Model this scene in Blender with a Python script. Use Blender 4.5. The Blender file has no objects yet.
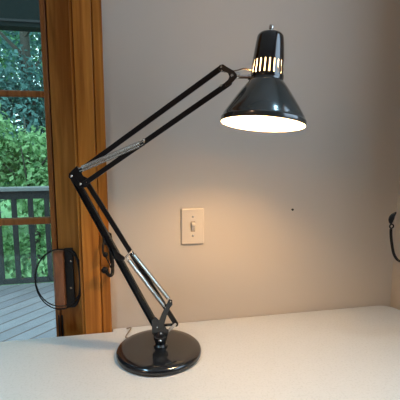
import bpy, bmesh, math, random
import numpy as np
from mathutils import Vector, Matrix

scene = bpy.context.scene
COL = scene.collection
rng = random.Random(7)

# ------------------------------------------------------------------ camera, world, lights, exposure
YAW = math.radians(11.35)      # the wall is turned by this against the camera
PITCH = math.radians(8.0)
CAM = Vector((0.0, -1.063, 1.40))
cam_data = bpy.data.cameras.new('camera')
cam_data.sensor_width = 36.0
cam_data.lens = 36.0
cam_data.clip_start = 0.02
cam = bpy.data.objects.new('camera', cam_data)
COL.objects.link(cam)
cam.location = CAM
cam.rotation_euler = (math.pi / 2 - PITCH, 0, -YAW)
scene.camera = cam

world = bpy.data.worlds.new('overcast_sky')
scene.world = world
world.use_nodes = True
wb = world.node_tree.nodes['Background']
wb.inputs[0].default_value = (0.68, 0.86, 1.0, 1)
wb.inputs[1].default_value = 4.2

def area_light(name, loc, direction, sx, sy, energy, color):
    d = bpy.data.lights.new(name, 'AREA')
    d.shape = 'RECTANGLE'; d.size = sx; d.size_y = sy
    d.energy = energy; d.color = color
    o = bpy.data.objects.new(name, d); COL.objects.link(o)
    o.location = loc
    o.rotation_euler = Vector(direction).to_track_quat('-Z', 'Z').to_euler()
    return o

WALL_R = 0.826                  # inner face of the right wall
WALL_L = -2.6                   # inner face of the left wall
area_light('side_window_daylight', (WALL_R + 0.14, -0.90, 1.82), (-1, 0, 0), 0.80, 0.80, 2.2, (0.30, 0.55, 1.0))
rl = area_light('added_rear_fill', (-1.9, -2.2, 2.36), (0, 0, -1), 0.34, 0.34, 14, (1.0, 0.60, 0.36))  # invented warm fill behind the camera, added to light the room
rl.data.shape = 'DISK'
DOWN = [(-0.64, -0.58, 6.0, 84), (0.66, -0.80, 3.2, 66)]  # invented bluish overhead fills, added to brighten the counter and lower wall
for dx, dy, de, ds in DOWN:
    dl = area_light('added_counter_fill', (dx, dy, 2.435), (0, 0, -1), 0.16, 0.16, de, (0.42, 0.77, 1.0))
    dl.data.shape = 'DISK'; dl.data.spread = math.radians(ds)

scene.view_settings.view_transform = 'Standard'
scene.view_settings.look = 'None'
scene.view_settings.gamma = 1.0
scene.view_settings.use_curve_mapping = False
scene.view_settings.exposure = 0.0
scene.cycles.max_bounces = 8
scene.cycles.use_denoising = True

# ------------------------------------------------------------------ coordinates
RIGHT = Vector((math.cos(YAW), -math.sin(YAW), 0))
FWD = Vector((math.sin(YAW), math.cos(YAW), 0))
UP = Vector((0, 0, 1))

def ray(u, v):
    a = (u - 200) / 400.0; b = (200 - v) / 400.0
    F = FWD * math.cos(PITCH) - UP * math.sin(PITCH)
    U = FWD * math.sin(PITCH) + UP * math.cos(PITCH)
    return F + RIGHT * a + U * b

def at_depth(u, v, d):          # point seen at u,v at horizontal distance d ahead
    r = ray(u, v); return CAM + r * (d / r.dot(FWD))
def on_y(u, v, y):
    r = ray(u, v); return CAM + r * ((y - CAM.y) / r.y)
def on_z(u, v, z):
    r = ray(u, v); return CAM + r * ((z - CAM.z) / r.z)

# ------------------------------------------------------------------ materials
def new_mat(name):
    m = bpy.data.materials.new(name); m.use_nodes = True
    nt = m.node_tree
    return m, nt, nt.nodes['Principled BSDF']

def plain(name, color, rough=0.5, metal=0.0, coat=0.0, spec=0.5, noise=0.0, scale=40, bump=0.0):
    m, nt, b = new_mat(name)
    b.inputs['Base Color'].default_value = (*color, 1)
    b.inputs['Roughness'].default_value = rough
    b.inputs['Metallic'].default_value = metal
    b.inputs['Coat Weight'].default_value = coat
    b.inputs['Specular IOR Level'].default_value = spec
    tc = nt.nodes.new('ShaderNodeTexCoord')
    n = nt.nodes.new('ShaderNodeTexNoise'); n.inputs['Scale'].default_value = scale
    n.inputs['Detail'].default_value = 4
    nt.links.new(tc.outputs['Object'], n.inputs['Vector'])
    if noise > 0:
        mx = nt.nodes.new('ShaderNodeMixRGB'); mx.blend_type = 'MIX'
        mx.inputs[1].default_value = (*[c * (1 - noise) for c in color], 1)
        mx.inputs[2].default_value = (*[min(1, c * (1 + noise)) for c in color], 1)
        nt.links.new(n.outputs['Fac'], mx.inputs[0])
        nt.links.new(mx.outputs[0], b.inputs['Base Color'])
    if bump > 0:
        bp = nt.nodes.new('ShaderNodeBump'); bp.inputs['Strength'].default_value = bump
        bp.inputs['Distance'].default_value = 0.002
        nt.links.new(n.outputs['Fac'], bp.inputs['Height'])
        nt.links.new(bp.outputs[0], b.inputs['Normal'])
    return m

def wood(name, dark, mid, light, rough=0.35, grain=(60, 60, 2.2), coat=0.3, axis='Z'):
    m, nt, b = new_mat(name)
    b.inputs['Specular IOR Level'].default_value = 0.22
    tc = nt.nodes.new('ShaderNodeTexCoord')
    mp = nt.nodes.new('ShaderNodeMapping'); mp.inputs['Scale'].default_value = grain
    nt.links.new(tc.outputs['Object'], mp.inputs['Vector'])
    n = nt.nodes.new('ShaderNodeTexNoise'); n.inputs['Scale'].default_value = 1.0
    n.inputs['Detail'].default_value = 6; n.inputs['Distortion'].default_value = 0.6
    nt.links.new(mp.outputs[0], n.inputs['Vector'])
    cr = nt.nodes.new('ShaderNodeValToRGB')
    e = cr.color_ramp.elements
    e[0].position = 0.3; e[0].color = (*dark, 1)
    e[1].position = 0.72; e[1].color = (*light, 1)
    k = e.new(0.5); k.color = (*mid, 1)
    nt.links.new(n.outputs['Fac'], cr.inputs[0])
    nt.links.new(cr.outputs[0], b.inputs['Base Color'])
    b.inputs['Roughness'].default_value = rough
    b.inputs['Coat Weight'].default_value = coat
    b.inputs['Coat Roughness'].default_value = 0.25
    return m

M = {}
M['wall'] = plain('wall_paint', (0.55, 0.49, 0.425), 0.75, noise=0.02, scale=6, bump=0.05)
M['ceiling'] = plain('ceiling_paint', (0.75, 0.73, 0.70), 0.9)
M['floor'] = wood('floor_wood', (0.12, 0.06, 0.03), (0.2, 0.11, 0.05), (0.28, 0.16, 0.08), 0.4, (4, 40, 40))
M['oak'] = wood('honey_oak', (0.24, 0.072, 0.010), (0.40, 0.145, 0.022), (0.54, 0.22, 0.042), 0.42, (75, 75, 2.6), 0.0)
M['oak_dark'] = wood('stained_door_wood', (0.27, 0.11, 0.019), (0.38, 0.155, 0.030), (0.48, 0.205, 0.044), 0.45, (90, 90, 5), 0.05)
M['oak_bead'] = wood('stile_bead_wood', (0.16, 0.055, 0.014), (0.24, 0.09, 0.025), (0.30, 0.12, 0.034), 0.45, (90, 90, 5), 0.05)
M['gap'] = plain('dark_seam', (0.02, 0.012, 0.008), 0.8)
M['grip_wood'] = wood('handle_wood', (0.13, 0.05, 0.025), (0.20, 0.085, 0.04), (0.27, 0.12, 0.06), 0.4, (60, 60, 14))
M['black'] = plain('gloss_black_enamel', (0.006, 0.008, 0.011), 0.16, coat=0.6, spec=0.5)
M['shade_black'] = plain('shade_enamel', (0.026, 0.034, 0.035), 0.2, coat=0.6, spec=0.6)
M['black_sat'] = plain('satin_black_paint', (0.008, 0.009, 0.011), 0.35, spec=0.3)
M['arm_black'] = plain('black_arm_enamel', (0.005, 0.006, 0.008), 0.3, spec=0.35)
M['iron'] = plain('wrought_iron', (0.006, 0.005, 0.005), 0.5, spec=0.2, noise=0.3, scale=120, bump=0.3)
M['steel'] = plain('spring_steel', (0.62, 0.61, 0.58), 0.25, metal=1.0)
M['chrome'] = plain('chrome', (0.75, 0.74, 0.72), 0.15, metal=1.0)
M['liner'] = plain('white_shade_lining', (0.92, 0.90, 0.86), 0.5)
M['plate'] = plain('ivory_switch_plastic', (0.63, 0.56, 0.475), 0.4)
M['slot'] = plain('shadowed_slot_plastic', (0.30, 0.24, 0.18), 0.5)
M['cord'] = plain('dark_cord', (0.006, 0.006, 0.006), 0.6, spec=0.2)
M['greycord'] = plain('clear_brown_cord', (0.22, 0.15, 0.10), 0.4)
M['nail'] = plain('dark_nail_metal', (0.03, 0.02, 0.015), 0.5, metal=0.5)
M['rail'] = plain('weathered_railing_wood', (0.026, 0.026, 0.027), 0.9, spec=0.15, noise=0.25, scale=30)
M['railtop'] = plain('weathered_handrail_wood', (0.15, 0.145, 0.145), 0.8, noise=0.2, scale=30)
M['beam'] = plain('dark_porch_beam_paint', (0.008, 0.012, 0.012), 0.9, spec=0.1, noise=0.2, scale=20)
M['bark'] = plain('bark', (0.06, 0.05, 0.04), 0.9, noise=0.4, scale=12)

# counter: fine speckled off-white laminate
m, nt, b = new_mat('speckled_white_laminate')
tc = nt.nodes.new('ShaderNodeTexCoord')
n1 = nt.nodes.new('ShaderNodeTexNoise'); n1.inputs['Scale'].default_value = 210; n1.inputs['Detail'].default_value = 3
n2 = nt.nodes.new('ShaderNodeTexNoise'); n2.inputs['Scale'].default_value = 30; n2.inputs['Detail'].default_value = 5
for n in (n1, n2): nt.links.new(tc.outputs['Object'], n.inputs['Vector'])
cr = nt.nodes.new('ShaderNodeValToRGB')
cr.color_ramp.elements[0].position = 0.33; cr.color_ramp.elements[0].color = (0.52, 0.505, 0.475, 1)
cr.color_ramp.elements[1].position = 0.50; cr.color_ramp.elements[1].color = (0.575, 0.56, 0.535, 1)
nt.links.new(n1.outputs['Fac'], cr.inputs[0])
mx = nt.nodes.new('ShaderNodeMixRGB'); mx.blend_type = 'MULTIPLY'; mx.inputs[0].default_value = 0.05
nt.links.new(cr.outputs[0], mx.inputs[1]); nt.links.new(n2.outputs['Fac'], mx.inputs[2])
nt.links.new(mx.outputs[0], b.inputs['Base Color'])
b.inputs['Roughness'].default_value = 0.38
M['counter'] = m

# deck boards with seams running diagonally
def deck_mat(angle, width):
    m, nt, b = new_mat('weathered_deck_boards')
    tc = nt.nodes.new('ShaderNodeTexCoord')
    mp = nt.nodes.new('ShaderNodeMapping'); mp.inputs['Rotation'].default_value = (0, 0, -angle)
    nt.links.new(tc.outputs['Object'], mp.inputs['Vector'])
    sp = nt.nodes.new('ShaderNodeSeparateXYZ'); nt.links.new(mp.outputs[0], sp.inputs[0])
    dv = nt.nodes.new('ShaderNodeMath'); dv.operation = 'DIVIDE'; dv.inputs[1].default_value = width
    nt.links.new(sp.outputs['Y'], dv.inputs[0])
    fr = nt.nodes.new('ShaderNodeMath'); fr.operation = 'FRACT'; nt.links.new(dv.outputs[0], fr.inputs[0])
    lt = nt.nodes.new('ShaderNodeMath'); lt.operation = 'LESS_THAN'; lt.inputs[1].default_value = 0.11
    nt.links.new(fr.outputs[0], lt.inputs[0])
    fl = nt.nodes.new('ShaderNodeMath'); fl.operation = 'FLOOR'; nt.links.new(dv.outputs[0], fl.inputs[0])
    wn = nt.nodes.new('ShaderNodeTexWhiteNoise'); wn.noise_dimensions = '1D'
    nt.links.new(fl.outputs[0], wn.inputs['W'])
    cr = nt.nodes.new('ShaderNodeValToRGB')
    cr.color_ramp.elements[0].color = (0.22, 0.185, 0.215, 1); cr.color_ramp.elements[1].color = (0.28, 0.24, 0.27, 1)
    nt.links.new(wn.outputs['Value'], cr.inputs[0])
    n = nt.nodes.new('ShaderNodeTexNoise'); n.inputs['Scale'].default_value = 5; nt.links.new(tc.outputs['Object'], n.inputs['Vector'])
    mm = nt.nodes.new('ShaderNodeMixRGB'); mm.blend_type = 'MULTIPLY'; mm.inputs[0].default_value = 0.35
    nt.links.new(cr.outputs[0], mm.inputs[1]); nt.links.new(n.outputs['Fac'], mm.inputs[2])
    mx = nt.nodes.new('ShaderNodeMixRGB'); nt.links.new(lt.outputs[0], mx.inputs[0])
    nt.links.new(mm.outputs[0], mx.inputs[1]); mx.inputs[2].default_value = (0.10, 0.055, 0.055, 1)
    nt.links.new(mx.outputs[0], b.inputs['Base Color'])
    b.inputs['Roughness'].default_value = 0.6
    return m

# window glass: clear, faint green tint, mirror-like at grazing angles
m = bpy.data.materials.new('tinted_window_glass'); m.use_nodes = True
nt = m.node_tree; nt.nodes.clear()
out = nt.nodes.new('ShaderNodeOutputMaterial'); tr = nt.nodes.new('ShaderNodeBsdfTransparent')
tr.inputs[0].default_value = (0.80, 0.93, 0.90, 1)
gl = nt.nodes.new('ShaderNodeBsdfGlossy'); gl.inputs['Roughness'].default_value = 0.02
fz = nt.nodes.new('ShaderNodeFresnel'); fz.inputs['IOR'].default_value = 1.45
ms = nt.nodes.new('ShaderNodeMixShader')
nt.links.new(fz.outputs[0], ms.inputs[0]); nt.links.new(tr.outputs[0], ms.inputs[1]); nt.links.new(gl.outputs[0], ms.inputs[2])
nt.links.new(ms.outputs[0], out.inputs[0])
M['glass'] = m

def leaf_mat(name, c1, c2):
    m, nt, b = new_mat(name)
    g = nt.nodes.new('ShaderNodeNewGeometry')
    cr = nt.nodes.new('ShaderNodeValToRGB')
    cr.color_ramp.elements[0].color = (*c1, 1); cr.color_ramp.elements[1].color = (*c2, 1)
    nt.links.new(g.outputs['Random Per Island'], cr.inputs[0])
    nt.links.new(cr.outputs[0], b.inputs['Base Color'])
    b.inputs['Roughness'].default_value = 0.5
    tl = nt.nodes.new('ShaderNodeBsdfTranslucent'); nt.links.new(cr.outputs[0], tl.inputs[0])
    ms = nt.nodes.new('ShaderNodeMixShader'); ms.inputs[0].default_value = 0.4
    o = nt.nodes['Material Output']
    nt.links.new(b.outputs[0], ms.inputs[1]); nt.links.new(tl.outputs[0], ms.inputs[2]); nt.links.new(ms.outputs[0], o.inputs[0])
    return m
M['leaf_bright'] = leaf_mat('fresh_green_leaves', (0.05, 0.17, 0.045), (0.46, 0.70, 0.34))
M['leaf_mid'] = leaf_mat('mid_green_leaves', (0.05, 0.17, 0.07), (0.16, 0.38, 0.16))
M['leaf_dark'] = leaf_mat('dark_green_leaves', (0.025, 0.09, 0.085), (0.12, 0.27, 0.25))
M['grass'] = plain('lawn_grass', (0.10, 0.22, 0.07), 0.9, noise=0.5, scale=8)

# bulb
m = bpy.data.materials.new('glowing_bulb_glass'); m.use_nodes = True
nt = m.node_tree; nt.nodes.clear()
out = nt.nodes.new('ShaderNodeOutputMaterial'); em = nt.nodes.new('ShaderNodeEmission')
em.inputs[0].default_value = (1.0, 0.61, 0.26, 1); em.inputs[1].default_value = 520
nt.links.new(em.outputs[0], out.inputs[0])
M['bulb'] = m

# ------------------------------------------------------------------ mesh helpers
def obj(name, bm, mat, parent=None, smooth=False, bevel=0.0):
    me = bpy.data.meshes.new(name)
    bmesh.ops.recalc_face_normals(bm, faces=bm.faces[:])
    if parent is not None:
        bmesh.ops.translate(bm, verts=bm.verts[:], vec=-root_loc(parent))
    bm.to_mesh(me); bm.free()
    me.materials.append(mat)
    if smooth:
        for p in me.polygons: p.use_smooth = True
        try: me.set_sharp_from_angle(angle=math.radians(35))
        except Exception: pass
    o = bpy.data.objects.new(name, me); COL.objects.link(o)
    if parent is not None: o.parent = parent
    if bevel > 0:
        md = o.modifiers.new('bevel', 'BEVEL'); md.width = bevel; md.segments = 2
        md.limit_method = 'ANGLE'
    return o

def root_loc(o):
    v = Vector((0, 0, 0))
    while o is not None:
        v = v + o.location; o = o.parent
    return v

def thing(name, label, cat, loc, group=None):
    o = bpy.data.objects.new(name, None); COL.objects.link(o)
    o.location = loc; o.empty_display_size = 0.05
    tag(o, label, cat, group); return o

def tag(o, label, cat, group=None):
    o['label'] = label; o['category'] = cat
    if group: o['group'] = group
    return o

def struct(name, bm, mat, parent=None, **k):
    o = obj(name, bm, mat, parent, **k)
    if parent is None: o['kind'] = 'structure'
    return o

def add_box(bm, x0, x1, y0, y1, z0, z1):
    vs = [bm.verts.new(p) for p in [(x0,y0,z0),(x1,y0,z0),(x1,y1,z0),(x0,y1,z0),(x0,y0,z1),(x1,y0,z1),(x1,y1,z1),(x0,y1,z1)]]
    for f in [(0,3,2,1),(4,5,6,7),(0,1,5,4),(1,2,6,5),(2,3,7,6),(3,0,4,7)]:
        bm.faces.new([vs[i] for i in f])
    return bm
def box(*a): return add_box(bmesh.new(), *a)

def frame_of(d):
    d = d.normalized()
    h = Vector((0, 0, 1)) if abs(d.z) < 0.95 else Vector((1, 0, 0))
    a = d.cross(h).normalized(); return a, d.cross(a).normalized()

def add_tube(bm, pts, r, n=12, closed=False, caps=True):
    pts = [Vector(p) for p in pts]; N = len(pts)
    rs = r if isinstance(r, (list, tuple)) else [r] * N
    rings = []; prev = None
    for i, p in enumerate(pts):
        if closed: t = pts[(i + 1) % N] - pts[i - 1]
        else: t = pts[min(i + 1, N - 1)] - pts[max(i - 1, 0)]
        t.normalize()
        if prev is None: a, b_ = frame_of(t)
        else:
            a = prev - t * prev.dot(t)
            a = a.normalized() if a.length > 1e-6 else frame_of(t)[0]
            b_ = t.cross(a).normalized()
        prev = a
        rings.append([bm.verts.new(p + (a * math.cos(2*math.pi*k/n) + b_ * math.sin(2*math.pi*k/n)) * rs[i]) for k in range(n)])
    for i in range(N if closed else N - 1):
        A, B = rings[i], rings[(i + 1) % N]
        for k in range(n):
            bm.faces.new([A[k], A[(k+1) % n], B[(k+1) % n], B[k]])
    if caps and not closed:
        bm.faces.new(rings[0][::-1]); bm.faces.new(rings[-1])
    return bm
def tube(*a, **k): return add_tube(bmesh.new(), *a, **k)

def add_prism(bm, pts, vec):        # polygon extruded along vec (centred)
    v = Vector(vec)
    A = [bm.verts.new(Vector(p) - v / 2) for p in pts]; B = [bm.verts.new(Vector(p) + v / 2) for p in pts]
    bm.faces.new(A); bm.faces.new(B[::-1])
    for i in range(len(A)):
        j = (i + 1) % len(A); bm.faces.new([A[i], B[i], B[j], A[j]])
    return bm

def add_bar(bm, p0, p1, w, th, nrm, ext=0.0):    # flat bar with rounded ends; nrm = thickness direction
    p0, p1 = Vector(p0), Vector(p1); d = (p1 - p0).normalized(); nrm = Vector(nrm).normalized()
    nrm = (nrm - d * nrm.dot(d)).normalized()
    s = d.cross(nrm).normalized()
    pts = []
    for k in range(9):
        a = math.pi * k / 8; pts.append(p1 + d * ext + (s * math.cos(a) + d * math.sin(a)) * w / 2)
    for k in range(9):
        a = math.pi * k / 8; pts.append(p0 - d * ext - (s * math.cos(a) + d * math.sin(a)) * w / 2)
    return add_prism(bm, pts, nrm * th)

def add_lathe(bm, origin, axis, prof, n=64, cap0=False, cap1=False):
    axis = Vector(axis).normalized(); a, b_ = frame_of(axis); origin = Vector(origin)
    rings = []
    for r, h in prof:
        rings.append([bm.verts.new(origin + axis * h + (a * math.cos(2*math.pi*k/n) + b_ * math.sin(2*math.pi*k/n)) * r) for k in range(n)])
    for A, B in zip(rings, rings[1:]):
        for k in range(n): bm.faces.new([A[k], A[(k+1) % n], B[(k+1) % n], B[k]])
    if cap0: bm.faces.new(rings[0][::-1])
    if cap1: bm.faces.new(rings[-1])
    return bm
def lathe(*a, **k): return add_lathe(bmesh.new(), *a, **k)

def add_ball(bm, c, r, seg=20):
    r_ = bmesh.ops.create_uvsphere(bm, u_segments=seg, v_segments=seg // 2, radius=r)
    bmesh.ops.translate(bm, verts=r_['verts'], vec=Vector(c)); return bm

def smooth_path(pts, sub=8):
    pts = [Vector(p) for p in pts]; out = []
    for i in range(len(pts) - 1):
        p0 = pts[max(i-1, 0)]; p1 = pts[i]; p2 = pts[i+1]; p3 = pts[min(i+2, len(pts)-1)]
        for k in range(sub):
            t = k / sub
            out.append(0.5 * ((2*p1) + (p2-p0)*t + (2*p0-5*p1+4*p2-p3)*t*t + (3*p1-p0-3*p2+p3)*t**3))
    out.append(pts[-1]); return out

# ------------------------------------------------------------------ room shell
COUNTER_Z = 0.90
FL, CE = 0.0, 2.45
WL, WB = WALL_L, -3.6
x_wall0 = on_y(108, 200, 0.0).x           # where the door casing ends and the painted wall begins
x_c1 = on_y(107.6, 200, -0.018).x         # casing right edge
x_c0 = on_y(78.2, 200, -0.018).x          # casing left edge
x_st1 = x_c0 + 0.004
x_st0 = on_y(49.0, 200, 0.030).x          # stile inner edge
DOOR_L = x_st0 - 0.80                      # far edge of the glazed panel
D_TOP = 2.08

# front wall in one mesh with the door opening
b_ = bmesh.new()
add_box(b_, x_c0 - 0.0 + 0.012, WALL_R + 0.12, 0.0, 0.12, FL, CE)
add_box(b_, DOOR_L - 0.10, x_c0 + 0.012, 0.0, 0.12, D_TOP + 0.03, CE)
add_box(b_, WL - 0.12, DOOR_L - 0.10, 0.0, 0.12, FL, CE)
struct('wall_front', b_, M['wall'])

# right wall with a window opening, just outside the frame
WY0, WY1, WZ0, WZ1 = -1.34, -0.46, 1.38, 2.26
b_ = bmesh.new()
add_box(b_, WALL_R, WALL_R + 0.12, WB, WY0, FL, CE)
add_box(b_, WALL_R, WALL_R + 0.12, WY1, 0.0, FL, CE)
add_box(b_, WALL_R, WALL_R + 0.12, WY0, WY1, FL, WZ0)
add_box(b_, WALL_R, WALL_R + 0.12, WY0, WY1, WZ1, CE)
struct('wall_right', b_, M['wall'])
w = obj('window_1', box(WALL_R + 0.02, WALL_R + 0.10, WY0, WY0 + 0.03, WZ0, WZ1), M['oak']); w['kind'] = 'structure'
b_ = bmesh.new()
add_box(b_, WALL_R + 0.02, WALL_R + 0.10, WY1 - 0.03, WY1, WZ0, WZ1)
add_box(b_, WALL_R + 0.02, WALL_R + 0.10, WY0 + 0.03, WY1 - 0.03, WZ0, WZ0 + 0.03)
add_box(b_, WALL_R + 0.02, WALL_R + 0.10, WY0 + 0.03, WY1 - 0.03, WZ1 - 0.03, WZ1)
obj('window_frame', b_, M['oak'], w)

struct('wall_back', box(WL, WALL_R, WB - 0.12, WB, FL, CE), M['wall'])
struct('wall_left', box(WL - 0.12, WL, WB, 0.0, FL, CE), M['wall'])
struct('floor', box(WL - 0.12, WALL_R + 0.12, WB - 0.12, 0.12, -0.1, 0.0), M['floor'])
struct('ceiling', box(WL - 0.12, WALL_R + 0.12, WB - 0.12, 0.12, CE, CE + 0.1), M['ceiling'])

for (dx, dy, de, ds), side in zip(DOWN, ('nearer the glass door', 'nearer the right wall')):  # trim rings made up to go with the added overhead fills
    cl = obj('added_fill_ring', lathe((dx, dy, CE - 0.006), (0, 0, 1), [(0.085, 0.0055), (0.11, 0.0055), (0.11, 0.0), (0.085, -0.002), (0.085, 0.0055)], 48), M['ceiling'], smooth=True)
    tag(cl, 'white trim ring of the added, unseen ceiling fill light ' + side, 'light', 'added fill lights over the counter')

fx = thing('added_rear_fill_lamp', 'made-up round flush ceiling lamp behind the camera, added for warm fill light', 'light', (-1.9, -2.2, CE))  # made-up fixture for the added warm rear fill
obj('mount', lathe((-1.9, -2.2, CE - 0.03), (0, 0, 1), [(0.17, 0), (0.19, 0.005), (0.19, 0.0295)], 48, True, True), M['ceiling'], fx, smooth=True)

# door casing: two flat boards with a bead and a groove between
xg = on_y(96.3, 150, -0.018).x
b_ = bmesh.new()
add_box(b_, x_c0 + 0.0045, xg - 0.0016, -0.019, 0.0, FL, D_TOP + 0.09)
add_box(b_, xg - 0.0016, xg + 0.0016, -0.013, 0.0, FL, D_TOP + 0.09)
add_box(b_, xg + 0.0016, x_c1, -0.017, 0.0, FL, D_TOP + 0.09)
struct('trim_1', b_, M['oak'], bevel=0.0015)
b_ = bmesh.new()                       # pale bead along the jamb edge
add_box(b_, x_c0 - 0.004, x_c0 + 0.004, -0.014, 0.06, FL, D_TOP)
struct('trim_2', b_, M['oak'], bevel=0.003)
struct('trim_3', box(DOOR_L - 0.14, x_c0 + 0.004, -0.019, 0.0, D_TOP, D_TOP + 0.09), M['oak'])
struct('trim_4', box(DOOR_L - 0.14, DOOR_L - 0.06, -0.019, 0.0, FL, D_TOP), M['oak'])
struct('trim_5', box(DOOR_L - 0.10, x_c0 + 0.0, 0.0, 0.12, D_TOP, D_TOP + 0.03), M['oak'])

# glazed patio door
YS = 0.030
x_b1 = on_y(54.5, 200, YS).x
door = bpy.data.objects.new('door_1', None); COL.objects.link(door)
door.location = ((DOOR_L + x_st1) / 2, 0.05, 0.0); door['kind'] = 'structure'
obj('stile', box(x_b1 + 0.003, x_st1 - 0.004, YS, 0.075, 0.03, D_TOP - 0.01), M['oak_dark'], door, bevel=0.002)
obj('glazing_bead', box(x_st0, x_b1, YS + 0.004, 0.07, 0.03, D_TOP - 0.01), M['oak_bead'], door, bevel=0.003)
obj('seam', box(x_b1 - 0.0005, x_b1 + 0.0035, YS + 0.012, 0.07, 0.03, D_TOP - 0.01), M['gap'], door)
obj('stile', box(DOOR_L - 0.06, DOOR_L + 0.03, YS, 0.075, 0.03, D_TOP - 0.01), M['oak_dark'], door, bevel=0.002)
obj('rail', box(DOOR_L + 0.03, x_st0, YS, 0.075, 0.03, 0.22), M['oak_dark'], door, bevel=0.002)
obj('rail', box(DOOR_L + 0.03, x_st0, YS, 0.075, D_TOP - 0.10, D_TOP - 0.01), M['oak_dark'], door, bevel=0.002)
for v0, v1 in ((90.3, 96.8), (218.3, 225.0)):
    z1 = on_y(25, v0, 0.04).z; z0 = on_y(25, v1, 0.04).z
    obj('muntin', box(DOOR_L + 0.03, x_st0, 0.04, 0.058, z0, z1), M['oak_bead'], door, bevel=0.003)
obj('glass_pane', box(DOOR_L + 0.03, x_st0, 0.060, 0.064, 0.22, D_TOP - 0.10), M['glass'], door)

# door pull: black back plate, bowed black guard, wooden grip
hz0 = on_y(70, 306.5, YS).z; hz1 = on_y(70, 247.5, YS).z
hx0 = on_y(65.5, 278, YS).x; hx1 = on_y(74.5, 278, YS).x
hd = obj('handle', box(hx0, hx1, YS - 0.010, YS, hz0, hz1), M['black_sat'], door, bevel=0.002)
zc = (hz0 + hz1) / 2; hh = (hz1 - hz0) / 2
b_ = bmesh.new()
pts = []
xb = on_y(81.5, 278, YS - 0.02).x
for k in range(17):
    a = -math.pi/2 + math.pi * k / 16
    pts.append((hx1 - 0.004 + (xb - hx1) * math.cos(a), YS - 0.014, zc + hh * 0.93 * math.sin(a)))
add_tube(b_, pts, 0.0035, 10)
obj('bowed_guard', b_, M['black_sat'], hd, smooth=True)
gx0 = on_y(54.5, 278, YS - 0.02).x
b_ = box(gx0, hx0 + 0.001, YS - 0.030, YS - 0.0005, hz0 + 0.003, hz1 - 0.001)
obj('grip', b_, M['grip_wood'], hd, bevel=0.004)
for v in (261, 288):
    p = on_y(71, v, YS - 0.010)
    obj('screw', lathe(p, (0, -1, 0), [(0.003, -0.001), (0.003, 0.001), (0.0015, 0.002)], 16, True, True), M['steel'], hd, smooth=True)
b_ = bmesh.new()
for u in (59.5, 63.0):
    a0 = on_y(u, 333.5, YS); a1 = on_y(u - 0.5, 315, YS)
    add_box(b_, a0.x - 0.0012, a0.x + 0.0022, YS - 0.003, YS + 0.0, a0.z - 0.03, a1.z)
obj('latch_slot', b_, M['black_sat'], hd)

# ------------------------------------------------------------------ outside
DK = -0.04
def deck_line_angle():
    a = on_z(0, 324, DK); c = on_z(54, 302.5, DK); return math.atan2(c.y - a.y, c.x - a.x)
fr_ = on_z(25, 284, DK).y
struct('deck_floor', box(-6.5, 3.5, 0.12, fr_, DK - 0.05, DK), deck_mat(deck_line_angle(), 0.14))
struct('lawn', box(-14, 10, fr_ + 0.01, 22, -1.25, -1.15), M['grass'])

ry = on_z(25, 281, DK + 0.07).y - 0.03
rt = on_y(25, 187.0, ry).z
rail = thing('deck_railing', 'weathered grey wooden railing with square balusters at the edge of the deck outside', 'railing', (-1.2, ry, DK))
RX_0, RX_1 = -6.0, 3.2
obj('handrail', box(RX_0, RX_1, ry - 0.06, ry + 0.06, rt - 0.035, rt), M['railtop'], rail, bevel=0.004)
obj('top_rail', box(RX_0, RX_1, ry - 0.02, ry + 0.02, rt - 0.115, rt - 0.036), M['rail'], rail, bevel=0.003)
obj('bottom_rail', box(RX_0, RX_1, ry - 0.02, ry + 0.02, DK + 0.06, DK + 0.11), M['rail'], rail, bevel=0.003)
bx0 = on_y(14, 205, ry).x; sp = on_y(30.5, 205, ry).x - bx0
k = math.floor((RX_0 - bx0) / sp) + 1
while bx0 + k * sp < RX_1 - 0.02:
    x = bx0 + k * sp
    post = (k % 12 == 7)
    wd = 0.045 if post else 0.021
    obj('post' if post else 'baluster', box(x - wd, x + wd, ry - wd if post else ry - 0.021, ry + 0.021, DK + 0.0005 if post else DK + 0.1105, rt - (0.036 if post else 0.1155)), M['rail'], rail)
    k += 1

# porch roof edge above the deck
bz = on_y(20, 26.5, 2.6).z
struct('porch_beam', box(-6.5, 3.5, 2.6, 2.75, bz, bz + 0.9), M['beam'])
struct('porch_beam_edge', box(-6.5, 3.5, 2.585, 2.6, bz + 0.035, bz + 0.055), M['rail'])

def foliage(name, blobs, count, size, mat, seed, parent):
    r = np.random.default_rng(seed)
    wts = np.array([b[3] * b[4] * b[5] for b in blobs]); wts = wts / wts.sum()
    idx = r.choice(len(blobs), size=count, p=wts)
    B = np.array(blobs)[idx]
    d = r.normal(size=(count, 3)); d /= np.linalg.norm(d, axis=1)[:, None]
    rad = r.uniform(0.35, 1.0, size=(count, 1)) ** 0.6
    c = B[:, :3] + d * B[:, 3:6] * rad * (1 + 0.12 * r.normal(size=(count, 1)))
    n = d + r.normal(size=(count, 3)) * 0.7 + np.array([0, 0, 0.5]); n /= np.linalg.norm(n, axis=1)[:, None]
    t = np.cross(n, r.normal(size=(count, 3))); t /= np.linalg.norm(t, axis=1)[:, None]
    s = np.cross(n, t)
    L = size * r.uniform(0.6, 1.3, size=(count, 1)); Wd = L * 0.55
    c -= np.array(root_loc(parent))
    # leaf: base, side, tip, side with a raised fold
    v = np.stack([c - t * L * .5, c + s * Wd * .5 + n * L * .08, c + t * L * .5, c - s * Wd * .5 + n * L * .08], axis=1).reshape(-1, 3)
    me = bpy.data.meshes.new(name)
    q = np.arange(count * 4).reshape(-1, 4)
    me.from_pydata(v.tolist(), [], q.tolist()); me.update()
    me.materials.append(mat)
    o = bpy.data.objects.new(name, me); COL.objects.link(o); o.parent = parent
    return o

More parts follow.
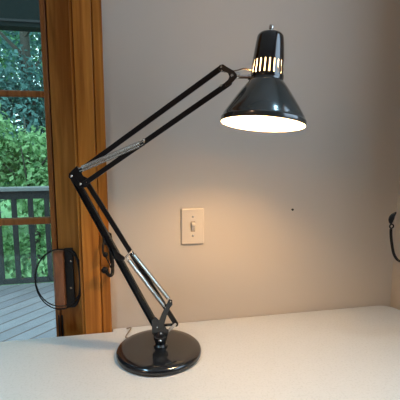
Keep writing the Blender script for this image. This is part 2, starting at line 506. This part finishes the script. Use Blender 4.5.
def tree(kind, label, cat, x, y, blobs, count, size, mat, seed, trunk_r, trunk_top):
    t = thing(kind, label, cat, (x, y, -1.15))
    tube_pts = smooth_path([(x, y, -1.15), (x + 0.05, y, trunk_top * 0.4), (x - 0.03, y + 0.05, trunk_top)])
    b_ = tube(tube_pts, [trunk_r * (1 - 0.6 * i / (len(tube_pts) - 1)) for i in range(len(tube_pts))], 10)
    for k in range(7):
        z = trunk_top * (0.35 + 0.6 * k / 7); a = k * 2.4
        add_tube(b_, smooth_path([(x, y, z), (x + math.cos(a) * .3, y + math.sin(a) * .3, z + 0.3), (x + math.cos(a) * .7, y + math.sin(a) * .7, z + 0.75)], 4), [trunk_r * .35 * (1 - j / 12) for j in range(9)], 6)
    obj('trunk', b_, M['bark'], t, smooth=True)
    bl = [(x + b[0], y + b[1], b[2], b[3], b[4], b[5]) for b in blobs]
    foliage('foliage', bl, count, size, mat, seed, t)
    return t

def cluster(seed, cx, cy, cz, sx, sy, sz, n, r0):
    r = random.Random(seed); out = []
    for _ in range(n):
        out.append((cx + r.uniform(-1, 1) * sx, cy + r.uniform(-1, 1) * sy, cz + r.uniform(-1, 1) * sz) + tuple(r0 * r.uniform(.7, 1.25) for _ in range(3)))
    return out
py = fr_
# leafy shrubs right behind the railing (their tops reach the lower muntin pane)
tree('leafy_shrub', 'bright green bushy shrub rising behind the deck railing', 'shrub', -1.15, py + 1.3,
     cluster(1, 0, 0, 0.75, .95, .45, 1.0, 22, .42), 18000, 0.095, M['leaf_bright'], 11, 0.05, 1.2)
tree('leafy_shrub', 'bright green shrub to the left, beyond the deck railing corner', 'shrub', -4.1, py + 1.4,
     cluster(2, 0, 0, 0.3, .8, .4, 0.9, 16, .42), 9000, 0.08, M['leaf_bright'], 12, 0.05, 1.0)
tree('leafy_shrub', 'low dark green shrub below the deck edge', 'shrub', 1.9, py + 1.5,
     cluster(3, 0, 0, -0.1, .8, .4, 0.8, 14, .42), 7000, 0.08, M['leaf_mid'], 13, 0.05, .6)
tree('deciduous_tree', 'tall dark bluish green tree behind the bright shrub', 'tree', -1.8, py + 4.6,
     cluster(4, 0, 0, 3.2, 1.7, .9, 2.4, 34, .72), 34000, 0.11, M['leaf_dark'], 14, 0.16, 4.5)
tree('deciduous_tree', 'dark green tree at the left behind the railing', 'tree', -7.4, py + 5.2,
     cluster(5, 0, 0, 2.8, 1.5, .9, 2.4, 24, .8), 12000, 0.13, M['leaf_dark'], 15, 0.16, 4.5)
tree('deciduous_tree', 'mid green tree to the right beyond the deck', 'tree', 3.9, py + 5.0,
     cluster(6, 0, 0, 2.8, 1.5, .9, 2.2, 24, .8), 12000, 0.13, M['leaf_mid'], 16, 0.16, 4.5)
tree('deciduous_tree', 'distant green tree filling the gaps behind the dark tree', 'tree', -2.2, py + 9.0,
     cluster(7, 0, 0, 2.6, 3.4, .9, 2.8, 36, 1.0), 30000, 0.17, M['leaf_mid'], 17, 0.2, 5.0)

# ------------------------------------------------------------------ counter
def rounded_counter():
    x0, x1, y0, y1 = -1.9, WALL_R - 0.002, -0.72, -0.0205
    y1w = -0.002
    R = 0.05
    pts = [(x0, y0), (x1, y0)]
    for k in range(9):
        a = k / 8 * math.pi / 2; pts.append((x1 - R + R * math.cos(a), y1w - R + R * math.sin(a)))
    pts += [(x_c1 + 0.002, y1w), (x_c1 + 0.002, y1), (x0, y1)]
    # the hidden front stops short of the camera
    return pts
b_ = bmesh.new()
add_prism(b_, [(x, y, COUNTER_Z - 0.02) for x, y in rounded_counter()], (0, 0, 0.04))
ct = obj('countertop', b_, M['counter'], bevel=0.003)
tag(ct, 'long off-white speckled laminate countertop along the wall under the lamp', 'countertop')

b_ = bmesh.new(); add_box(b_, -1.85, WALL_R - 0.004, -0.66, -0.022, 0.08, COUNTER_Z - 0.0405)
cab = obj('base_cabinet', b_, M['oak']); tag(cab, 'oak base cabinet carrying the off-white countertop', 'cabinet')
for k in range(4):
    xx = -1.8 + k * 0.65
    d = obj('door', box(xx + 0.01, xx + 0.62, -0.678, -0.6605, 0.12, COUNTER_Z - 0.08), M['oak'], cab, bevel=0.003)
    obj('knob', lathe((xx + 0.56, -0.678, 0.7), (0, -1, 0), [(0.006, -0.001), (0.006, 0.015), (0.014, 0.02), (0.012, 0.028)], 20, True, True), M['steel'], d, smooth=True)
obj('plinth', box(-1.85, WALL_R - 0.004, -0.60, -0.022, 0.0005, 0.0795), M['black_sat'], cab)

# ------------------------------------------------------------------ light switch and nail
sw = thing('light_switch', 'ivory wall switch plate with one toggle on the wall right of the lamp arm', 'light switch', on_y(193, 227, 0))
c0 = on_y(181.4, 244.5, -0.003); c1 = on_y(204, 208, -0.003)
obj('wall_plate', box(c0.x, c1.x, -0.006, -0.0005, c0.z, c1.z), M['plate'], sw, bevel=0.003)
cx = (c0.x + c1.x) / 2; cz = (c0.z + c1.z) / 2
obj('toggle_collar', box(cx - 0.0058, cx + 0.0058, -0.0068, -0.0059, cz - 0.0145, cz + 0.0145), M['slot'], sw, bevel=0.0008)
b_ = bmesh.new()
add_prism(b_, [(cx, -0.0066, cz - 0.0125), (cx, -0.0066, cz + 0.0125), (cx, -0.0145, cz + 0.0105), (cx, -0.0155, cz + 0.0035)], (0.0088, 0, 0))
obj('toggle', b_, M['plate'], sw, bevel=0.0008)
for s in (-1, 1):
    obj('screw', lathe((cx, -0.006, cz + s * 0.0265), (0, -1, 0), [(0.0028, -0.0005), (0.0028, 0.0006), (0.0016, 0.0012)], 16, True, True), M['steel'], sw, smooth=True)

p = on_y(291.7, 209.3, 0)
nl = obj('nail', lathe(p, (0, -1, 0), [(0.0016, -0.004), (0.0016, 0.006), (0.0032, 0.006), (0.0032, 0.0075), (0.0015, 0.0085)], 16, True, True), M['nail'], smooth=True)
tag(nl, 'tiny dark nail head in the bare wall below the lamp shade', 'nail')

# ------------------------------------------------------------------ desk lamp
LD = 0.917                                   # distance of the base post from the camera
base_c = on_z(159.0, 348.7, COUNTER_Z + 0.012)
base_c = Vector((base_c.x, base_c.y, COUNTER_Z))
lamp = thing('desk_lamp', 'black spring-arm desk lamp with round base and conical lit shade on the counter', 'lamp', base_c)
D0 = (base_c - CAM).dot(FWD)
def L(u, v, off=0.0): return at_depth(u, v, D0 - off)          # lower arm plane
def depth_up(u): return D0 - 0.095 * (u - 75) / 160.0
def Up(u, v, off=0.0): return at_depth(u, v, depth_up(u) - off)
NRM = FWD
px = lambda n, d=0.93: n * d / 400.0

BR = 0.1015
prof = [(0.001, 0.0012), (BR - 0.004, 0.0012), (BR, 0.004), (BR + 0.0003, 0.009), (BR - 0.0015, 0.0135), (BR - 0.006, 0.0165), (BR - 0.02, 0.0178), (0.03, 0.019), (0.001, 0.019)]
obj('base', lathe(base_c, (0, 0, 1), prof, 96, True, True), M['black'], lamp, smooth=True)
pst = base_c + Vector((0.005, 0, 0.019))
pc = L(160.5, 340)
pst = Vector((pc.x, pc.y, base_c.z + 0.0185))
hgt = L(160.5, 330).z - pst.z
obj('swivel_post', lathe(pst, (0, 0, 1), [(0.017, 0), (0.0165, 0.004), (0.0125, 0.008), (0.0135, 0.014), (0.0165, 0.021), (0.0165, 0.030), (0.012, 0.037), (0.009, hgt + 0.004)], 32, True, True), M['black'], lamp, smooth=True)
obj('post_bolt', lathe(pst + Vector((0.001, 0, 0.022)) - FWD * 0.013, -FWD, [(0.004, 0), (0.004, 0.006), (0.002, 0.008)], 12, True, True), M['chrome'], lamp, smooth=True)

# lower arm
def channel(bm, p0, p1, w, th, nrm):
    add_bar(bm, p0, p1, w, th, nrm)
    d = (Vector(p1) - Vector(p0)).normalized(); s = d.cross(Vector(nrm)).normalized()
    for q in (-1, 1):
        o = s * q * (w / 2 - 0.001)
        add_bar(bm, Vector(p0) + o - Vector(nrm) * th * .5, Vector(p1) + o - Vector(nrm) * th * .5, 0.002, th * 2.0, nrm)
b_ = bmesh.new(); channel(b_, L(75, 178.5), L(157, 327.5), px(6.6), 0.006, NRM)
obj('arm_rod', b_, M['arm_black'], lamp, bevel=0.0008)
b_ = bmesh.new(); add_bar(b_, L(86.5, 182, -0.003), L(176, 324, -0.003), px(4.8), 0.007, NRM)
obj('arm_rod', b_, M['arm_black'], lamp, bevel=0.0012)
# upper arm
b_ = bmesh.new(); add_bar(b_, Up(77.5, 172.5), Up(222, 67.5), px(4.8), 0.007, NRM)
obj('arm_rod', b_, M['arm_black'], lamp, bevel=0.0012)
b_ = bmesh.new(); add_bar(b_, Up(84.5, 183.5), Up(229.5, 83), px(4.8), 0.007, NRM)
obj('arm_rod', b_, M['arm_black'], lamp, bevel=0.0012)
# elbow plates, front and back
EL = [(69.0, 173.5), (76.5, 166.0), (80.0, 168.5), (83.0, 176.0), (89.5, 178.8), (90.5, 182.8), (86.0, 187.5), (78.5, 188.0), (72.5, 181.5), (68.5, 177)]
for off in (0.0075, -0.0085):
    b_ = bmesh.new(); add_prism(b_, [L(u, v, off) for u, v in EL], NRM * 0.002)
    obj('elbow_plate', b_, M['arm_black'], lamp, bevel=0.0005)
def screw(u, v, f, off, r=0.0028, mat='chrome'):
    p = f(u, v, off)
    obj('screw', lathe(p, -FWD, [(r, -0.0005), (r, 0.001), (r * .6, 0.002)], 16, True, True), M[mat], lamp, smooth=True)
screw(71.3, 176, L, 0.0088); screw(80.3, 184, L, 0.0088)
screw(86.8, 182, L, 0.0088, 0.002)

# head bracket: rounded U joining both upper rods
out_pts = [(218.5, 69.0), (219.5, 65.2), (223.0, 64.3), (227.5, 67.2), (233.5, 70.6), (236.6, 74.0), (236.8, 77.5), (234.0, 81.0), (229.5, 85.0), (226.0, 86.5), (224.5, 82.8),
           (228.0, 79.8), (229.3, 76.5), (228.0, 73.2), (224.5, 71.5), (220.5, 72.0)]
b_ = bmesh.new(); 
quadpts = [Up(u, v, 0.006) for u, v in out_pts]
add_prism(b_, quadpts, NRM * 0.0025)
add_prism(b_, [Up(u, v, -0.006) for u, v in out_pts], NRM * 0.0025)
obj('head_bracket', b_, M['arm_black'], lamp, bevel=0.0004)
for u, v in ((221.3, 66.8), (221.8, 71.0), (221.2, 85.6)):
    screw(u, v, Up, 0.0075 if v < 80 else 0.004, 0.0022, 'steel')
screw(232, 75.5, Up, 0.0078, 0.0028, 'steel')

# springs
def spring(a, b, r=0.0034, wire=0.0008, turns=58):
    a, b = Vector(a), Vector(b); d = (b - a); Ln = d.length; d.normalize(); s, t = frame_of(d)
    pts = [a, a + d * Ln * 0.035]
    n = turns * 9
    for i in range(n + 1):
        q = i / n; th = 2 * math.pi * turns * q
        pts.append(a + d * Ln * (0.05 + 0.90 * q) + (s * math.cos(th) + t * math.sin(th)) * r)
    pts += [b - d * Ln * 0.035, b]
    b_ = tube(pts, wire, 5)
    obj('spring', b_, M['steel'], lamp, smooth=True)
spring(Up(78.5, 168.5, 0.014), Up(143.2, 141.2, 0.014))
spring(Up(79.5, 171.2, 0.006), Up(143.2, 144.2, 0.006))
spring(L(127.0, 257.5, 0.015), L(165.5, 308, 0.015), 0.0044, 0.001, 50)
spring(L(131.5, 252.0, 0.008), L(170.5, 301, 0.008), 0.0044, 0.001, 50)
# spring pins
b_ = bmesh.new(); add_tube(b_, [Up(144, 145.5, -0.004), Up(144, 139.8, 0.016)], 0.0018, 10); add_ball(b_, Up(143.8, 139.8, 0.016), 0.003, 12)
obj('spring_pin', b_, M['steel'], lamp, smooth=True)
b_ = bmesh.new(); add_tube(b_, [L(125.2, 257.8, 0.013), L(132.0, 250.6, 0.013)], 0.0022, 10)
obj('spring_pin', b_, M['steel'], lamp, smooth=True)
b_ = bmesh.new(); add_tube(b_, [L(78.2, 167.5, -0.01), L(78.2, 167.5, 0.018)], 0.002, 10)
obj('spring_pin', b_, M['chrome'], lamp, smooth=True)

# spring anchor plate on the lower arm
b_ = bmesh.new(); add_prism(b_, [L(u, v, 0.009) for u, v in ((112.5, 248), (116.5, 251), (124.5, 257), (125, 259.5), (120, 260.5), (115.0, 258))], NRM * 0.003)
obj('anchor_plate', b_, M['black'], lamp, bevel=0.0005)

# lower linkage
b_ = bmesh.new(); add_prism(b_, [L(u, v, 0.011) for u, v in ((169.0, 299.0), (172.3, 300.2), (172.5, 304.5), (169.0, 309.5), (166.5, 316.5), (163.5, 327), (158.5, 329.5), (157.2, 325), (162.0, 313), (166.0, 305.5))], NRM * 0.003)
obj('lever_plate', b_, M['black'], lamp, bevel=0.0005)
b_ = bmesh.new()
for off in (0.0085, -0.010):
    add_prism(b_, [L(u, v, off) for u, v in ((151.8, 319.5), (155.5, 317.0), (163.5, 324.0), (168.5, 331.5), (167.5, 336.0), (163.0, 338.5), (155.5, 338.0), (152.0, 333.0))], NRM * 0.003)
obj('yoke', b_, M['black'], lamp, bevel=0.0006)
b_ = bmesh.new(); add_bar(b_, L(175.2, 324.2, 0.004), L(166, 333.0, 0.004), px(3.0), 0.003, NRM)
obj('link_bar', b_, M['steel'], lamp, bevel=0.0004)
b_ = bmesh.new(); add_bar(b_, L(176, 324.2, -0.002), L(160, 325.5, -0.002), px(2.4), 0.004, NRM)
obj('link_bar', b_, M['black'], lamp, bevel=0.0004)
screw(170.6, 301.5, L, 0.0126, 0.0018, 'steel'); screw(160.8, 333.5, L, 0.0101, 0.0026, 'steel'); screw(157.3, 327.3, L, 0.0101, 0.002, 'steel')

# shade
rim_c = at_depth(262.7, 124.6, D0 - 0.112)
zc_cam = (rim_c - CAM).dot(FWD * math.cos(PITCH) - UP * math.sin(PITCH))
S = zc_cam / 400.0
AX = (UP * 1.0 + RIGHT * 0.088 + FWD * 0.125).normalized()
cone = [(42.0, 0.0), (42.4, 1.0), (42.4, 4.6), (41.2, 6.0), (40.6, 8.0), (35.2, 17.0), (29.0, 26.5), (23.6, 34.5), (18.3, 41.5), (16.6, 43.2), (16.4, 45.0)]
cone_bm = lathe(rim_c, AX, [(r * S, h * S) for r, h in cone], 96)
shade = obj('shade', cone_bm, M['shade_black'], lamp, smooth=True)
inner = [(41.8, 0.15), (41.6, 4.4), (40.0, 6.6), (28.0, 25.5), (21.9, 33.5), (17.0, 41.0), (15.6, 43.5), (15.4, 46.0)]
obj('lining', lathe(rim_c, AX, [(r * S, h * S) for r, h in inner], 96), M['liner'], shade, smooth=True)
# vented cap with slots
def cap_mesh(dr, top=True):
    bm = bmesh.new(); a, b2 = frame_of(AX)
    NS = 22; pitch = 2 * math.pi / NS; sl = pitch * 0.31
    angs = []
    for i in range(NS):
        a0 = i * pitch
        angs += [(a0, True), (a0 + sl, False), (a0 + sl + (pitch - sl) / 3, False), (a0 + sl + 2 * (pitch - sl) / 3, False)]
    rows = [(16.4, 45.0), (16.6, 46.0), (16.5, 48.6), (16.0, 55.0), (15.7, 62.0), (14.9, 72.0), (14.1, 80.0), (13.4, 86.0), (12.9, 88.0), (11.6, 89.7), (9.0, 90.8), (5.0, 91.4), (0.3, 91.6)]
    rings = [[bm.verts.new(rim_c + AX * ((h - (dr if r < 12 else 0)) * S) + (a * math.cos(t) + b2 * math.sin(t)) * (max(r - dr, 0.2) * S)) for t, _ in angs] for r, h in rows]
    n = len(angs)
    for i in range(len(rings) - 1):
        slot = i in (2, 3)
        for k in range(n):
            if slot and angs[k][1]: continue
            bm.faces.new([rings[i][k], rings[i][(k + 1) % n], rings[i + 1][(k + 1) % n], rings[i + 1][k]])
    return bm
obj('vented_cap', cap_mesh(0.0), M['black'], shade, smooth=True)
obj('cap_lining', cap_mesh(0.5), M['liner'], shade, smooth=True)
# bulb and socket
bc = rim_c + AX * (27 * S)
bulb_prof = [(0.3, 20), (4.6, 20.6), (8.2, 23.2), (10.4, 27.5), (11.0, 31.5), (10.2, 35.5), (8.2, 39.5), (6.4, 43), (5.8, 46), (5.6, 48)]
bulb = obj('bulb', lathe(rim_c, AX, [(r * S, h * S) for r, h in bulb_prof], 40), M['bulb'], shade, smooth=True)
obj('socket', lathe(rim_c, AX, [(7.5 * S, 48 * S), (7.5 * S, 84 * S)], 32, True, True), M['liner'], shade, smooth=True)
# switch on top
b_ = lathe(rim_c, AX, [(r * S, h * S) for r, h in [(2.2, 91.3), (2.2, 92.5), (1.2, 93.0), (1.2, 95.0), (2.3, 95.4), (2.5, 97.6), (2.0, 99.0), (0.3, 99.4)]], 20, True, True)
obj('switch_knob', b_, M['steel'], shade, smooth=True)
# knuckle between arm and shade
kd = depth_up(235)
nk = rim_c + AX * (47.5 * S) - RIGHT * (16.0 * S)
b_ = bmesh.new()
add_tube(b_, [Up(233, 76, 0.0), Up(240, 76.8, 0.0), nk], [0.0042, 0.0042, 0.0034], 14)
add_tube(b_, [Up(236, 75.6, 0.0), Up(239.5, 76.2, 0.0)], 0.0062, 16)
obj('knuckle_joint', b_, M['chrome'], lamp, smooth=True)
b_ = lathe(nk - RIGHT * 0.006, RIGHT, [(0.0055, 0), (0.0055, 0.006), (0.0075, 0.006), (0.0075, 0.009)], 20, True, True)
obj('wing_nut', b_, M['steel'], lamp, smooth=True)
b_ = tube(smooth_path([Up(224, 72, -0.004), Up(236, 70.5, -0.006), Up(244, 68.6, -0.004), rim_c + AX * (55 * S) - RIGHT * (15.5 * S) + FWD * 0.01]), 0.0013, 8)
obj('cord', b_, M['greycord'], lamp, smooth=True)
# power cord leaving the base toward the wall
b_ = tube(smooth_path([base_c + Vector((-0.06, 0.084, 0.006)), base_c + Vector((-0.078, 0.092, 0.0035)), on_z(131, 328.2, COUNTER_Z + 0.0035), on_z(126.5, 328.6, COUNTER_Z + 0.0035)]), 0.0014, 8)
obj('power_cord', b_, M['greycord'], lamp, smooth=True)

# ------------------------------------------------------------------ iron hooks
hk = thing('iron_hook', 'small black iron double hook with ball tips on the door trim behind the lamp arm', 'hook', on_y(107, 250, -0.019))
def H(u, v, d=0.0): return on_y(u, v, -0.022 - d)
b_ = bmesh.new(); add_prism(b_, [H(u, v, 0.0) for u, v in ((102.5, 234), (105, 230), (111.5, 233.5), (113, 245), (112.8, 262), (110.0, 264), (108.5, 246), (102.5, 243.5))], (0, 0.005, 0))
obj('mounting_plate', b_, M['iron'], hk, bevel=0.0008)
b_ = tube(smooth_path([H(105.5, 240), H(103.4, 244, .01), H(102.9, 250, .016), H(104.0, 254.5, .018), H(106.2, 256.5, .02)]), 0.0029, 10)
add_ball(b_, H(105.4, 254.6, .02), 0.0068, 16)
obj('upper_hook', b_, M['iron'], hk, smooth=True)
b_ = tube(smooth_path([H(105.8, 257, .012), H(108.5, 262, .006), H(111, 268, .004)]), 0.0016, 8)
add_tube(b_, smooth_path([H(112.2, 257), H(112.6, 266, .006), H(112.4, 273.5, .014), H(109.5, 275.5, .02), H(106.0, 271.5, .024)]), 0.0046, 10)
add_ball(b_, H(104.8, 270.2, .024), 0.0088, 18)
obj('lower_hook', b_, M['iron'], hk, smooth=True)

# right hook: curved iron arm from the right wall ending in a ring and leaf
hy = -0.26
def R_(u, v): return on_y(u, v, hy)
hr = thing('iron_hook', 'curved black iron hook arm ending in a small ring and leaf at the right wall', 'hook', (WALL_R, hy, R_(405, 262).z))
b_ = tube(smooth_path([R_(391.0, 229), R_(391.0, 236), R_(392.3, 247), R_(394.3, 255), R_(398.5, 260.5), R_(406, 261.5), R_(414, 256), Vector((WALL_R - 0.004, hy, R_(416, 250).z))]), 0.0032, 12)
obj('arm', b_, M['iron'], hr, smooth=True)
c = R_(391.6, 226.2); rr = 0.0048
obj('ring', tube([c + Vector((math.cos(t) * rr, 0, math.sin(t) * rr)) for t in [2*math.pi*k/20 for k in range(20)]], 0.0017, 8, closed=True), M['iron'], hr, smooth=True)
b_ = bmesh.new()
lf = smooth_path([R_(391.0, 224), R_(391.2, 219.5), R_(393.0, 215.5), R_(396.5, 212)], 6)
n = len(lf); rad = [0.0012 + 0.0062 * math.sin(math.pi * (i / (n - 1)) ** 0.8) for i in range(n)]
rad[-1] = 0.0004
add_tube(b_, lf, rad, 12)
for v in b_.verts: v.co.y = hy + (v.co.y - hy) * 0.45
obj('leaf_finial', b_, M['iron'], hr, smooth=True)
pz = R_(416, 250).z
obj('mounting_plate', box(WALL_R - 0.0045, WALL_R - 0.0005, hy - 0.014, hy + 0.014, pz - 0.04, pz + 0.04), M['iron'], hr, bevel=0.001)

# ------------------------------------------------------------------ loop of thin cable hung over the door pull
b_ = bmesh.new()
c = on_y(60.0, 279.5, YS - 0.035); 
pts = []
for k in range(64):
    t = 2 * math.pi * k / 32
    rx = px(21.8, 1.13) * (1.0 if k < 32 else 0.975); rz = px(29.0, 1.13) * (1.0 if k < 32 else 0.93)
    dy = 0.004 * math.sin(t * .5) - (0.002 if k < 32 else -0.002)
    pts.append(c + Vector((rx * math.sin(t), dy, rz * math.cos(t) + (0 if k < 32 else 0.004))))
cb = obj('cable_loop', tube(pts, 0.0016, 8, closed=True), M['cord'], smooth=True)
tag(cb, 'thin black cable coiled in a loop hanging over the door handle', 'cable')
